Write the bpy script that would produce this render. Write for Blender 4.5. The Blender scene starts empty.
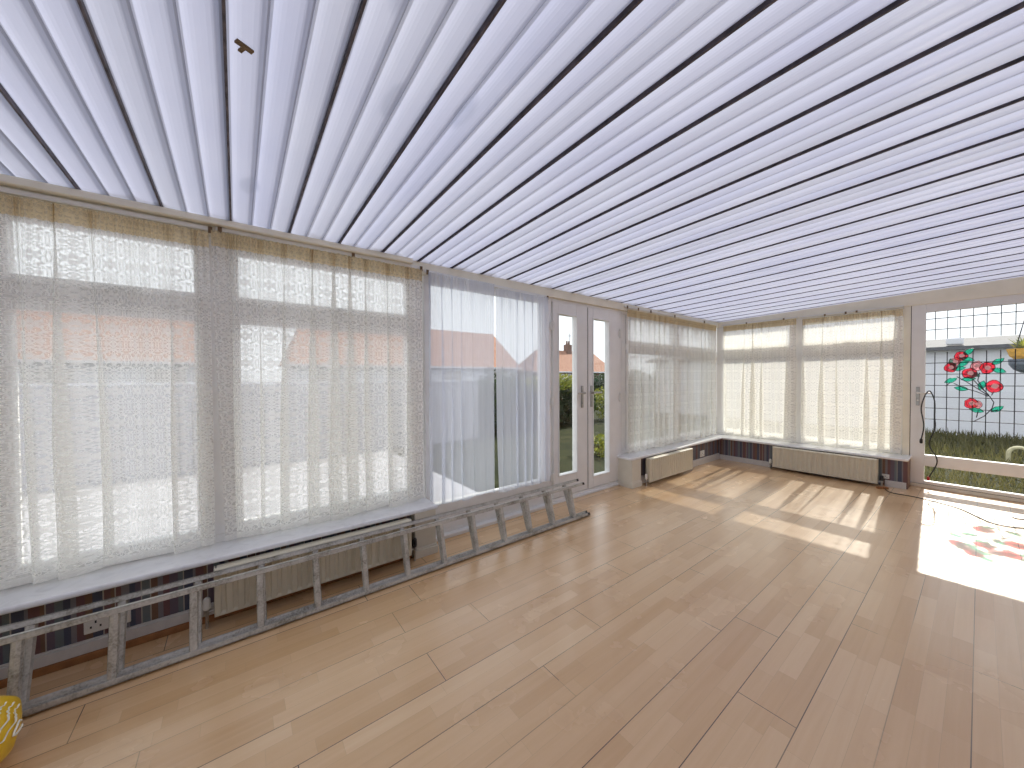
import bpy, bmesh, math, random
from mathutils import Vector, Matrix
random.seed(7)
sc = bpy.context.scene
COL = sc.collection
PI = math.pi

# ------------------------------------------------------------------ helpers
class MB:
    """collects simple shapes and links them as one mesh object"""
    def __init__(s): s.v = []; s.f = []; s.mi = []; s.cur = 0
    def add(s, vs, fs):
        b = len(s.v); s.v += [tuple(p) for p in vs]
        for f in fs: s.f.append([b + i for i in f]); s.mi.append(s.cur)
    def box(s, x0, x1, y0, y1, z0, z1):
        x0, x1 = min(x0, x1), max(x0, x1); y0, y1 = min(y0, y1), max(y0, y1); z0, z1 = min(z0, z1), max(z0, z1)
        s.add([(x0,y0,z0),(x1,y0,z0),(x1,y1,z0),(x0,y1,z0),(x0,y0,z1),(x1,y0,z1),(x1,y1,z1),(x0,y1,z1)],
              [(0,3,2,1),(4,5,6,7),(0,1,5,4),(1,2,6,5),(2,3,7,6),(3,0,4,7)])
    def obox(s, c, ax, h):
        """oriented box: centre, three unit axes, three half sizes"""
        c = Vector(c); A = [Vector(a).normalized() * k for a, k in zip(ax, h)]
        vs = [c + A[0]*i + A[1]*j + A[2]*k for k in (-1,1) for i, j in ((-1,-1),(1,-1),(1,1),(-1,1))]
        s.add(vs, [(0,3,2,1),(4,5,6,7),(0,1,5,4),(1,2,6,5),(2,3,7,6),(3,0,4,7)])
    def prism(s, pts, d):
        """polygon pts (3D) pushed along d"""
        n = len(pts); d = Vector(d); P = [Vector(p) for p in pts]
        s.add(P + [p + d for p in P], [list(range(n))[::-1], list(range(n, 2*n))] + [(i, (i+1) % n, n + (i+1) % n, n + i) for i in range(n)])
    def tube(s, pts, r, n=8, cap=True):
        P = [Vector(p) for p in pts]; rs = r if isinstance(r, (list, tuple)) else [r]*len(P)
        rings = []; ref = None
        for i, p in enumerate(P):
            t = (P[min(i+1, len(P)-1)] - P[max(i-1, 0)]).normalized()
            if ref is None: ref = t.orthogonal().normalized()
            ref = (ref - t*ref.dot(t))
            ref = ref.normalized() if ref.length > 1e-6 else t.orthogonal().normalized()
            b = t.cross(ref)
            rings.append([p + (ref*math.cos(2*PI*k/n) + b*math.sin(2*PI*k/n))*rs[i] for k in range(n)])
        vs = [q for R in rings for q in R]; fs = []
        for i in range(len(P)-1):
            for k in range(n): fs.append((i*n+k, i*n+(k+1)%n, (i+1)*n+(k+1)%n, (i+1)*n+k))
        if cap: fs += [list(range(n))[::-1], [(len(P)-1)*n+k for k in range(n)]]
        s.add(vs, fs)
    def lathe(s, c, ax, prof, n=16):
        """profile of (along, radius) about axis ax through c"""
        ax = Vector(ax).normalized(); u = ax.orthogonal().normalized(); w = ax.cross(u); c = Vector(c)
        vs = [c + ax*a + (u*math.cos(2*PI*k/n) + w*math.sin(2*PI*k/n))*r for a, r in prof for k in range(n)]
        fs = [(i*n+k, i*n+(k+1)%n, (i+1)*n+(k+1)%n, (i+1)*n+k) for i in range(len(prof)-1) for k in range(n)]
        fs += [list(range(n))[::-1], [(len(prof)-1)*n+k for k in range(n)]]
        s.add(vs, fs)
    def build(s, name, mats, parent=None, bevel=0, smooth=False, seg=2):
        me = bpy.data.meshes.new(name); me.from_pydata(s.v, [], s.f)
        for m in (mats if isinstance(mats, (list, tuple)) else [mats]): me.materials.append(m)
        for p, i in zip(me.polygons, s.mi): p.material_index = i; p.use_smooth = smooth
        me.validate(); me.update()
        o = bpy.data.objects.new(name, me); COL.objects.link(o)
        if parent is not None:
            o.parent = parent; o.matrix_parent_inverse = Matrix.Translation(-parent.location)
        if bevel:
            m = o.modifiers.new('bevel', 'BEVEL'); m.width = bevel; m.segments = seg; m.limit_method = 'ANGLE'; m.angle_limit = math.radians(40)
        return o

def tag(o, label, cat, group=None, kind=None):
    o['label'] = label; o['category'] = cat
    if group: o['group'] = group
    if kind: o['kind'] = kind
    return o
def structure(o): o['kind'] = 'structure'; return o
def empty(name, loc):
    o = bpy.data.objects.new(name, None); COL.objects.link(o); o.location = loc; o.empty_display_size = .1
    return o
def copy_tree(o, parent=None):
    c = o.copy(); COL.objects.link(c)
    if parent is not None: c.parent = parent; c.matrix_parent_inverse = o.matrix_parent_inverse.copy()
    for ch in [x for x in bpy.data.objects if x.parent == o]: copy_tree(ch, c)
    return c

# ------------------------------------------------------------------ materials
def new_mat(name):
    m = bpy.data.materials.new(name); m.use_nodes = True
    nt = m.node_tree; nt.nodes.clear()
    out = nt.nodes.new('ShaderNodeOutputMaterial')
    return m, nt, out
def N(nt, t, **kw):
    n = nt.nodes.new(t)
    for k, v in kw.items():
        if k in n.inputs: n.inputs[k].default_value = v
        else: setattr(n, k, v)
    return n
def L(nt, a, b): nt.links.new(a, b)
def math_node(nt, op, a, b=None, c=None):
    n = nt.nodes.new('ShaderNodeMath'); n.operation = op
    for i, x in enumerate((a, b, c)):
        if x is None: continue
        if isinstance(x, (int, float)): n.inputs[i].default_value = x
        else: nt.links.new(x, n.inputs[i])
    return n.outputs[0]
def ramp(nt, fac, stops, interp='LINEAR'):
    n = nt.nodes.new('ShaderNodeValToRGB'); n.color_ramp.interpolation = interp
    e = n.color_ramp.elements
    while len(e) > 1: e.remove(e[-1])
    e[0].position = stops[0][0]; e[0].color = (*stops[0][1], 1)
    for p, c in stops[1:]:
        x = e.new(p); x.color = (*c, 1)
    nt.links.new(fac, n.inputs[0]); return n.outputs[0]
def simple(name, c, rough=.5, spec=.5, metal=0, var=.06, scale=30, bump=0, coat=0):
    """principled with a mild procedural mottling"""
    m, nt, out = new_mat(name)
    p = N(nt, 'ShaderNodeBsdfPrincipled', Roughness=rough, Metallic=metal)
    p.inputs['Specular IOR Level'].default_value = spec
    if coat: p.inputs['Coat Weight'].default_value = coat
    tc = N(nt, 'ShaderNodeTexCoord'); nz = N(nt, 'ShaderNodeTexNoise', Scale=scale, Detail=4.0)
    L(nt, tc.outputs['Object'], nz.inputs['Vector'])
    lo = tuple(max(0, x*(1-var)) for x in c); hi = tuple(min(1, x*(1+var)) for x in c)
    L(nt, ramp(nt, nz.outputs['Fac'], [(.3, lo), (.7, hi)]), p.inputs['Base Color'])
    if bump:
        b = N(nt, 'ShaderNodeBump', Strength=bump, Distance=.004); L(nt, nz.outputs['Fac'], b.inputs['Height']); L(nt, b.outputs[0], p.inputs['Normal'])
    L(nt, p.outputs[0], out.inputs[0]); return m

M = {}
M['upvc'] = simple('white_upvc', (.83,.825,.81), .32, .5, var=.03, scale=8)
M['upvc_warm'] = simple('aged_upvc', (.86,.82,.70), .4, .4, var=.05, scale=6)
M['gasket'] = simple('black_gasket', (.03,.03,.03), .6)
M['paint'] = simple('cream_paint', (.72,.68,.58), .55, .3, var=.05, scale=5)
M['skirting'] = simple('white_gloss_paint', (.62,.60,.58), .4, var=.05)
M['timber'] = simple('stained_timber', (.30,.13,.045), .5, var=.2, scale=20)
M['radiator'] = simple('cream_enamel', (.66,.61,.48), .35, var=.02)
M['chrome'] = simple('brushed_chrome', (.42,.41,.39), .3, metal=1, var=.05)
M['brass'] = simple('tarnished_metal', (.16,.10,.05), .5, metal=.6, var=.2)
M['black'] = simple('black_plastic', (.015,.015,.017), .4)
M['red'] = simple('red_plastic', (.5,.02,.03), .4)
M['white_plastic'] = simple('white_plastic', (.78,.77,.73), .35, var=.02)
M['wall_paint'] = simple('pale_wall_paint', (.83,.81,.77), .8, .2, var=.03, scale=4)
M['sack'] = simple('yellow_plastic_film', (.80,.50,.02), .35, var=.12, scale=14, bump=.3)
M['print'] = simple('white_ink', (.85,.83,.72), .5)
M['rose_red'] = None

def m_aluminium():
    m, nt, out = new_mat('weathered_aluminium')
    tc = N(nt, 'ShaderNodeTexCoord'); nz = N(nt, 'ShaderNodeTexNoise', Scale=9.0, Detail=8.0, Roughness=.7)
    n2 = N(nt, 'ShaderNodeTexNoise', Scale=120.0, Detail=3.0)
    L(nt, tc.outputs['Object'], nz.inputs[0]); L(nt, tc.outputs['Object'], n2.inputs[0])
    mx = math_node(nt, 'ADD', math_node(nt, 'MULTIPLY', nz.outputs[0], .7), math_node(nt, 'MULTIPLY', n2.outputs[0], .3))
    p = N(nt, 'ShaderNodeBsdfPrincipled', Metallic=.55)
    L(nt, ramp(nt, mx, [(.36,(.27,.25,.20)),(.5,(.53,.515,.475)),(.66,(.66,.645,.60))]), p.inputs['Base Color'])
    L(nt, ramp(nt, mx, [(.35,(.65,)*3),(.65,(.38,)*3)]), p.inputs['Roughness'])
    L(nt, p.outputs[0], out.inputs[0]); return m
M['alu'] = m_aluminium()

def m_glass():
    m, nt, out = new_mat('window_glass')
    t = N(nt, 'ShaderNodeBsdfTransparent', Color=(.95,.97,.96,1)); g = N(nt, 'ShaderNodeBsdfGlossy', Roughness=0.0)
    fr = N(nt, 'ShaderNodeFresnel', IOR=1.45); mx = N(nt, 'ShaderNodeMixShader')
    L(nt, fr.outputs[0], mx.inputs[0]); L(nt, t.outputs[0], mx.inputs[1]); L(nt, g.outputs[0], mx.inputs[2])
    L(nt, mx.outputs[0], out.inputs[0]); return m
M['glass'] = m_glass()

def m_sill():
    m, nt, out = new_mat('white_marbled_sill')
    tc = N(nt, 'ShaderNodeTexCoord'); nz = N(nt, 'ShaderNodeTexNoise', Scale=11.0, Detail=6.0, Distortion=1.5)
    L(nt, tc.outputs['Object'], nz.inputs[0])
    p = N(nt, 'ShaderNodeBsdfPrincipled', Roughness=.16)
    L(nt, ramp(nt, nz.outputs[0], [(.35,(.76,.76,.77)),(.5,(.83,.83,.84)),(.7,(.85,.85,.86))]), p.inputs['Base Color'])
    L(nt, p.outputs[0], out.inputs[0]); return m
M['sill'] = m_sill()

def m_wallpaper(axis):
    m, nt, out = new_mat('striped_wallpaper_' + axis)
    tc = N(nt, 'ShaderNodeTexCoord'); sp = N(nt, 'ShaderNodeSeparateXYZ'); L(nt, tc.outputs['Object'], sp.inputs[0])
    u = math_node(nt, 'FRACT', math_node(nt, 'DIVIDE', sp.outputs[axis], .53))
    navy, maroon, brown, grey, cream, teal, plum = (.065,.075,.115), (.155,.075,.075), (.175,.095,.06), (.20,.185,.20), (.42,.38,.33), (.14,.165,.18), (.13,.10,.135)
    seq = [(navy,.05),(cream,.008),(maroon,.035),(brown,.02),(cream,.006),(maroon,.03),(grey,.045),(navy,.03),(plum,.03),(cream,.008),(teal,.045),(cream,.006),(brown,.04),(grey,.03),(maroon,.04),(plum,.05),(teal,.03),(cream,.008),(navy,.055),(grey,.02),(maroon,.05),(brown,.02),(cream,.007),(plum,.04),(teal,.04),(navy,.035),(grey,.03),(maroon,.04),(brown,.04)]
    tot = sum(w for _, w in seq); a = 0; st = []
    for c, w in seq: st.append((a/tot, c)); a += w
    col = ramp(nt, u, st, 'CONSTANT')
    p = N(nt, 'ShaderNodeBsdfPrincipled', Roughness=.55); L(nt, col, p.inputs['Base Color'])
    L(nt, p.outputs[0], out.inputs[0]); return m
M['paperY'] = m_wallpaper('Y'); M['paperX'] = m_wallpaper('X')

def m_floor():
    m, nt, out = new_mat('beech_laminate')
    tc = N(nt, 'ShaderNodeTexCoord'); mp = N(nt, 'ShaderNodeMapping')
    # rows run along Y: texture x = world y, texture y = world x
    sp = N(nt, 'ShaderNodeSeparateXYZ'); L(nt, tc.outputs['Object'], sp.inputs[0])
    cb = N(nt, 'ShaderNodeCombineXYZ')
    L(nt, math_node(nt, 'ADD', sp.outputs['Y'], 20.103), cb.inputs[0]); L(nt, math_node(nt, 'ADD', sp.outputs['X'], 9.116), cb.inputs[1])
    S = .1895
    def brick(w, h, mort, seed):
        # every row starts at its own random place
        row = math_node(nt, 'FLOOR', math_node(nt, 'DIVIDE', math_node(nt, 'ADD', sp.outputs['X'], 9.116), h))
        rn_ = N(nt, 'ShaderNodeTexWhiteNoise', noise_dimensions='1D'); L(nt, math_node(nt, 'ADD', row, seed), rn_.inputs['W'])
        vv = N(nt, 'ShaderNodeCombineXYZ'); L(nt, math_node(nt, 'ADD', math_node(nt, 'ADD', sp.outputs['Y'], 20.0), math_node(nt, 'MULTIPLY', rn_.outputs['Value'], w)), vv.inputs[0]); L(nt, math_node(nt, 'ADD', sp.outputs['X'], 9.116), vv.inputs[1])
        b = N(nt, 'ShaderNodeTexBrick', offset=0.0, offset_frequency=2, squash=1.0)
        for k, v in (('Scale',1.0),('Mortar Size',mort),('Mortar Smooth',.1),('Bias',0.0),('Brick Width',w),('Row Height',h)): b.inputs[k].default_value = v
        b.inputs['Color1'].default_value = (0,0,0,1); b.inputs['Color2'].default_value = (1,1,1,1); b.inputs['Mortar'].default_value = (.5,.5,.5,1)
        L(nt, vv.outputs[0], b.inputs['Vector']); return b
    strip = brick(.372, S/3, .0005, .3)
    board = brick(1.29, S, .0016, 7.7)
    # wood grain stretched along the boards
    gm = N(nt, 'ShaderNodeMapping'); gm.inputs['Scale'].default_value = (1.6, 38, 1); L(nt, cb.outputs[0], gm.inputs[0])
    gn = N(nt, 'ShaderNodeTexNoise', Scale=1.0, Detail=6.0, Roughness=.6, Distortion=.6); L(nt, gm.outputs[0], gn.inputs[0])
    bigm = N(nt, 'ShaderNodeTexNoise', Scale=.9, Detail=2.0); L(nt, cb.outputs[0], bigm.inputs[0])
    f = math_node(nt, 'ADD', math_node(nt, 'MULTIPLY', strip.outputs['Color'], .50), math_node(nt, 'MULTIPLY', gn.outputs[0], .55))
    f = math_node(nt, 'ADD', f, math_node(nt, 'MULTIPLY', board.outputs['Color'], .16))
    col = ramp(nt, f, [(.12,(.60,.345,.155)),(.45,(.69,.435,.22)),(.75,(.76,.505,.275)),(1.0,(.82,.58,.34))])
    # open joints between boards, wider in some places than others
    jn = N(nt, 'ShaderNodeTexNoise', Scale=1.3, Detail=1.0); L(nt, cb.outputs[0], jn.inputs[0])
    rowid = math_node(nt, 'FLOOR', math_node(nt, 'DIVIDE', math_node(nt, 'ADD', sp.outputs['X'], 9.116 + S/2), S))
    wn = N(nt, 'ShaderNodeTexWhiteNoise', noise_dimensions='1D'); L(nt, rowid, wn.inputs['W'])
    jx = math_node(nt, 'MULTIPLY', ramp(nt, math_node(nt, 'ADD', math_node(nt, 'MULTIPLY', jn.outputs[0], .75), math_node(nt, 'MULTIPLY', wn.outputs['Value'], .55)), [(.36,(.12,)*3),(.60,(1,1,1))]), board.outputs['Fac'])
    jx = math_node(nt, 'MULTIPLY', jx, .92)
    j2 = math_node(nt, 'MULTIPLY', strip.outputs['Fac'], .22)
    mx = N(nt, 'ShaderNodeMix', data_type='RGBA'); L(nt, math_node(nt, 'MAXIMUM', jx, j2), mx.inputs['Factor']); L(nt, col, mx.inputs['A']); mx.inputs['B'].default_value = (.035,.02,.012,1)
    p = N(nt, 'ShaderNodeBsdfPrincipled', IOR=1.5); p.inputs['Coat Weight'].default_value = 1.0; p.inputs['Coat Roughness'].default_value = .33
    L(nt, mx.outputs['Result'], p.inputs['Base Color'])
    rn = N(nt, 'ShaderNodeTexNoise', Scale=3.5, Detail=5.0); L(nt, cb.outputs[0], rn.inputs[0])
    L(nt, ramp(nt, rn.outputs[0], [(.3,(.17,)*3),(.7,(.30,)*3)]), p.inputs['Roughness'])
    bp = N(nt, 'ShaderNodeBump', Strength=.25, Distance=.002, invert=True); L(nt, math_node(nt, 'ADD', jx, math_node(nt, 'MULTIPLY', gn.outputs[0], .03)), bp.inputs['Height']); L(nt, bp.outputs[0], p.inputs['Normal'])
    L(nt, p.outputs[0], out.inputs[0]); return m
M['floor'] = m_floor()

def m_roof(k=1.0):
    # k: how much light comes through (lower in the grooves between flutes)
    m, nt, out = new_mat('white_translucent_roof_sheet')
    tc = N(nt, 'ShaderNodeTexCoord')
    nz = N(nt, 'ShaderNodeTexNoise', Scale=2.2, Detail=4.0); L(nt, tc.outputs['Object'], nz.inputs[0])
    n2 = N(nt, 'ShaderNodeTexNoise', Scale=1.7, Detail=1.5, Roughness=.4); 
    mp = N(nt, 'ShaderNodeMapping'); mp.inputs['Location'].default_value = (3.1, 1.7, 0); L(nt, tc.outputs['Object'], mp.inputs[0]); L(nt, mp.outputs[0], n2.inputs[0])
    spx = N(nt, 'ShaderNodeSeparateXYZ'); L(nt, tc.outputs['Object'], spx.inputs[0])
    leaf_shade = math_node(nt, 'MULTIPLY', n2.outputs[0], 0.0)  # blue-grey shadows of leaves on the roof, painted into the sheet colour
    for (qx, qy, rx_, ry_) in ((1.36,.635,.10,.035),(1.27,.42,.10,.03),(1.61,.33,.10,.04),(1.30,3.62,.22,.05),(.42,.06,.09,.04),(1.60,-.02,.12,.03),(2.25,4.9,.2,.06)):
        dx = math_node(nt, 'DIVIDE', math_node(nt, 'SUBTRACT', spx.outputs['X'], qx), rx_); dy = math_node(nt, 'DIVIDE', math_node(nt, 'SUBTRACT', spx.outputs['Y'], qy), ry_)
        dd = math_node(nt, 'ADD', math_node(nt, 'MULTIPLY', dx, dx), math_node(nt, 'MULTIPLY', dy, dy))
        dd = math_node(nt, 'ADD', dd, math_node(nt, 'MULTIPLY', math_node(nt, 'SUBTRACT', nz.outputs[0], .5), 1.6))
        leaf_shade = math_node(nt, 'MAXIMUM', leaf_shade, ramp(nt, dd, [(.15,(1,1,1)),(1.0,(0,0,0))], 'EASE'))
    lobe = math_node(nt, 'FLOOR', math_node(nt, 'DIVIDE', math_node(nt, 'ADD', spx.outputs['Y'], .56 + 2.74), .274/3))
    lw = N(nt, 'ShaderNodeTexWhiteNoise', noise_dimensions='1D'); L(nt, lobe, lw.inputs['W'])
    tint = ramp(nt, lw.outputs['Value'], [(.0,(.90,.90,.88)),(.3,(1,1,1)),(.8,(.97,.97,1)),(1.0,(.86,.88,.93))])
    base = ramp(nt, nz.outputs[0], [(.35,(.252*k,.270*k,.365*k)),(.65,(.272*k,.290*k,.378*k))])
    mx = N(nt, 'ShaderNodeMix', data_type='RGBA'); L(nt, math_node(nt, 'MULTIPLY', leaf_shade, .45), mx.inputs['Factor']); L(nt, base, mx.inputs['A']); mx.inputs['B'].default_value = (.13,.15,.22,1)
    # grime where the sheets meet the eaves
    sp = N(nt, 'ShaderNodeSeparateXYZ'); L(nt, tc.outputs['Object'], sp.inputs[0])
    n3 = N(nt, 'ShaderNodeTexNoise', Scale=7.0, Detail=5.0); L(nt, tc.outputs['Object'], n3.inputs[0])
    edge = math_node(nt, 'SUBTRACT', math_node(nt, 'MULTIPLY', n3.outputs[0], .34), math_node(nt, 'ADD', sp.outputs['X'], .12))
    gr = ramp(nt, edge, [(.06,(0,0,0)),(.16,(1,1,1))])
    m2 = N(nt, 'ShaderNodeMix', data_type='RGBA'); L(nt, math_node(nt, 'MULTIPLY', gr, .7), m2.inputs['Factor']); L(nt, mx.outputs['Result'], m2.inputs['A']); m2.inputs['B'].default_value = (.07,.065,.065,1)
    m3 = N(nt, 'ShaderNodeMix', data_type='RGBA', blend_type='MULTIPLY'); m3.inputs['Factor'].default_value = 1; L(nt, m2.outputs['Result'], m3.inputs['A']); L(nt, tint, m3.inputs['B'])
    tr = N(nt, 'ShaderNodeBsdfTranslucent'); L(nt, m3.outputs['Result'], tr.inputs[0])
    di = N(nt, 'ShaderNodeBsdfPrincipled', Roughness=.28); di.inputs['Base Color'].default_value = (.62,.62,.68,1)
    ms = N(nt, 'ShaderNodeMixShader', Fac=.42); L(nt, tr.outputs[0], ms.inputs[1]); L(nt, di.outputs[0], ms.inputs[2])
    L(nt, ms.outputs[0], out.inputs[0]); return m
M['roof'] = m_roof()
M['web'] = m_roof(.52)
M['joint'] = simple('grimy_joint_strip', (.10,.085,.10), .6, var=.5, scale=25)

def m_lace(name, col, ground, motif, du, dv, front=.5):
    """lace: net ground and mirrored floral motif decide how open the cloth is"""
    m, nt, out = new_mat(name)
    uv = N(nt, 'ShaderNodeUVMap'); sp = N(nt, 'ShaderNodeSeparateXYZ'); L(nt, uv.outputs[0], sp.inputs[0])
    u = math_node(nt, 'PINGPONG', sp.outputs[0], du); v = math_node(nt, 'PINGPONG', sp.outputs[1], dv)
    cb = N(nt, 'ShaderNodeCombineXYZ'); L(nt, u, cb.inputs[0]); L(nt, v, cb.inputs[1])
    nz = N(nt, 'ShaderNodeTexNoise', Scale=78.0, Detail=1.0, Distortion=1.6); L(nt, cb.outputs[0], nz.inputs[0])
    vo = N(nt, 'ShaderNodeTexVoronoi', Scale=38.0, feature='DISTANCE_TO_EDGE'); L(nt, cb.outputs[0], vo.inputs[0])
    r1 = ramp(nt, nz.outputs[0], [(.47,(0,0,0)),(.55,(1,1,1))])
    r2 = ramp(nt, vo.outputs[0], [(.03,(1,1,1)),(.10,(0,0,0))])
    mot = math_node(nt, 'MAXIMUM', math_node(nt, 'MULTIPLY', r1, 1.0), math_node(nt, 'MULTIPLY', r2, .8))
    # picot edge: a denser hem at the foot
    hem = ramp(nt, sp.outputs[1], [(.0,(1,1,1)),(.03,(1,1,1)),(.035,(0,0,0))])
    mot = math_node(nt, 'MAXIMUM', mot, math_node(nt, 'MULTIPLY', hem, .7))
    al = math_node(nt, 'ADD', math_node(nt, 'MULTIPLY', mot, motif - ground), ground)
    tr = N(nt, 'ShaderNodeBsdfTranslucent', Color=(*col, 1)); di = N(nt, 'ShaderNodeBsdfDiffuse', Color=(*col, 1))
    ms = N(nt, 'ShaderNodeMixShader', Fac=front); L(nt, tr.outputs[0], ms.inputs[1]); L(nt, di.outputs[0], ms.inputs[2])
    tp = N(nt, 'ShaderNodeBsdfTransparent'); mo = N(nt, 'ShaderNodeMixShader'); L(nt, al, mo.inputs[0]); L(nt, tp.outputs[0], mo.inputs[1]); L(nt, ms.outputs[0], mo.inputs[2])
    L(nt, mo.outputs[0], out.inputs[0]); return m
M['lace'] = m_lace('cream_floral_lace', (.94,.935,.90), .48, .92, .050, .075, .42)
M['lace_close'] = m_lace('close_cream_lace', (.90,.885,.83), .60, .93, .050, .075, .73)
M['lace_side'] = m_lace('pale_side_lace', (.92,.91,.87), .60, .93, .050, .075, .42)
M['heading'] = m_lace('gathered_lace_heading', (.80,.68,.45), .65, .92, .02, .3)
def m_voile():
    m, nt, out = new_mat('white_voile')
    uv = N(nt, 'ShaderNodeUVMap'); sp = N(nt, 'ShaderNodeSeparateXYZ'); L(nt, uv.outputs[0], sp.inputs[0])
    w = N(nt, 'ShaderNodeTexNoise', Scale=3.0, Detail=3.0); mp = N(nt, 'ShaderNodeMapping'); mp.inputs['Scale'].default_value = (40, 1, 1); L(nt, uv.outputs[0], mp.inputs[0]); L(nt, mp.outputs[0], w.inputs[0])
    al = math_node(nt, 'ADD', math_node(nt, 'MULTIPLY', w.outputs[0], .16), .54)
    tr = N(nt, 'ShaderNodeBsdfTranslucent', Color=(.86,.89,.96,1)); di = N(nt, 'ShaderNodeBsdfDiffuse', Color=(.86,.89,.96,1))
    ms = N(nt, 'ShaderNodeMixShader', Fac=.5); L(nt, tr.outputs[0], ms.inputs[1]); L(nt, di.outputs[0], ms.inputs[2])
    tp = N(nt, 'ShaderNodeBsdfTransparent'); mo = N(nt, 'ShaderNodeMixShader'); L(nt, al, mo.inputs[0]); L(nt, tp.outputs[0], mo.inputs[1]); L(nt, ms.outputs[0], mo.inputs[2])
    L(nt, mo.outputs[0], out.inputs[0]); return m
M['voile'] = m_voile()

def m_leaf(name, c, c2):
    m, nt, out = new_mat(name)
    g = N(nt, 'ShaderNodeNewGeometry'); 
    col = ramp(nt, g.outputs['Random Per Island'], [(0, c), (1, c2)])
    d = N(nt, 'ShaderNodeBsdfPrincipled', Roughness=.5); L(nt, col, d.inputs['Base Color'])
    t = N(nt, 'ShaderNodeBsdfTranslucent'); L(nt, col, t.inputs[0])
    ms = N(nt, 'ShaderNodeMixShader', Fac=.35); L(nt, d.outputs[0], ms.inputs[1]); L(nt, t.outputs[0], ms.inputs[2]); L(nt, ms.outputs[0], out.inputs[0]); return m
M['hedge'] = m_leaf('dark_hedge_leaf', (.018,.032,.010), (.045,.075,.02))
M['bush'] = m_leaf('yellow_green_leaf', (.10,.14,.02), (.30,.30,.05))
M['dry'] = m_leaf('dry_grass_blade', (.055,.06,.018), (.17,.155,.055))
M['twig'] = simple('brown_twig', (.06,.035,.02), .8)
def m_lawn():
    m, nt, out = new_mat('lawn'); tc = N(nt, 'ShaderNodeTexCoord'); nz = N(nt, 'ShaderNodeTexNoise', Scale=2.5, Detail=8.0); L(nt, tc.outputs['Object'], nz.inputs[0])
    p = N(nt, 'ShaderNodeBsdfPrincipled', Roughness=.9); p.inputs['Specular IOR Level'].default_value = .1
    L(nt, ramp(nt, nz.outputs[0], [(.3,(.010,.014,.004)),(.55,(.018,.023,.007)),(.75,(.034,.036,.013))]), p.inputs['Base Color']); L(nt, p.outputs[0], out.inputs[0]); return m
M['lawn'] = m_lawn()
M['paving'] = simple('pale_paving', (.42,.42,.45), .8, .2, var=.12, scale=3)
M['fence'] = simple('silvery_fence_boards', (.46,.46,.51), .8, .2, var=.08, scale=12)
M['render_wall'] = simple('white_render', (.80,.81,.88), .85, .2, var=.03)
M['shed_roof'] = simple('grey_roof_felt', (.12,.12,.135), .85, .2, var=.2, scale=9)
M['brick'] = simple('house_brick', (.22,.14,.115), .85, .2, var=.15, scale=6)
M['pebble'] = simple('pale_pebbledash', (.55,.52,.50), .9, .2, var=.06)
def m_tiles():
    m, nt, out = new_mat('clay_roof_tiles'); tc = N(nt, 'ShaderNodeTexCoord'); b = N(nt, 'ShaderNodeTexNoise', Scale=4.0, Detail=5.0); L(nt, tc.outputs['Object'], b.inputs[0])
    w = N(nt, 'ShaderNodeTexWave', Scale=1.6, bands_direction='Z', wave_profile='SAW'); L(nt, tc.outputs['Object'], w.inputs[0])
    f = math_node(nt, 'ADD', math_node(nt, 'MULTIPLY', b.outputs[0], .8), math_node(nt, 'MULTIPLY', w.outputs['Fac'], .2))
    p = N(nt, 'ShaderNodeBsdfPrincipled', Roughness=.85); p.inputs['Specular IOR Level'].default_value = .15
    L(nt, ramp(nt, f, [(.3,(.27,.145,.105)),(.7,(.39,.23,.175))]), p.inputs['Base Color']); L(nt, p.outputs[0], out.inputs[0]); return m
M['tiles'] = m_tiles()
M['slate'] = simple('dark_glass_slate', (.08,.09,.11), .4)
def m_stain(name, c):
    m, nt, out = new_mat(name); tc = N(nt, 'ShaderNodeTexCoord'); nz = N(nt, 'ShaderNodeTexNoise', Scale=40.0, Detail=3.0); L(nt, tc.outputs['Object'], nz.inputs[0])
    col = ramp(nt, nz.outputs[0], [(.3, tuple(x*.85 for x in c)), (.7, c)])
    t = N(nt, 'ShaderNodeBsdfTranslucent'); L(nt, col, t.inputs[0]); d = N(nt, 'ShaderNodeBsdfPrincipled', Roughness=.2); L(nt, col, d.inputs['Base Color'])
    ms = N(nt, 'ShaderNodeMixShader', Fac=.45); L(nt, t.outputs[0], ms.inputs[1]); L(nt, d.outputs[0], ms.inputs[2])
    tp = N(nt, 'ShaderNodeBsdfTransparent'); L(nt, ramp(nt, nz.outputs[0], [(0, tuple(min(1, x*1.05+.22) for x in c)), (1, tuple(min(1, x*1.1+.27) for x in c))]), tp.inputs[0]); m2 = N(nt, 'ShaderNodeMixShader', Fac=.36); L(nt, tp.outputs[0], m2.inputs[1]); L(nt, ms.outputs[0], m2.inputs[2]); L(nt, m2.outputs[0], out.inputs[0]); return m
M['rose'] = m_stain('red_stained_glass', (.86,.09,.15)); M['pink'] = m_stain('pink_stained_glass', (.90,.45,.48)); M['green'] = m_stain('green_stained_glass', (.06,.52,.40))
M['heart'] = simple('pale_pink_enamel', (.90,.52,.56), .3, var=.05)
M['lead'] = simple('lead_came', (.035,.035,.05), .5, metal=.3)
M['yellow_pot'] = simple('ochre_basket_liner', (.70,.38,.05), .7, var=.2)
M['bluepot'] = simple('dark_blue_pot', (.10,.13,.18), .4)
M['stone'] = simple('pale_stone', (.62,.58,.40), .8, var=.12)

# ------------------------------------------------------------------ key sizes (metres)
XW = -.12            # plane of the left frames
YF = 6.10            # plane of the far frames
Z0, SL = 2.112, .035 # roof height at the left frames and its rise to the right
YB, XR = -1.7, 3.35  # walls behind the camera and on the house side
def zc(x): return Z0 + SL*(x - XW)
PAR = (2.44977, 0.0, 1.25)
def far(x, z):       # measured on y = 6.0, moved to the frame plane
    k = YF/6.0
    return PAR[0] + (x - PAR[0])*k, PAR[2] + (z - PAR[2])*k

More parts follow.
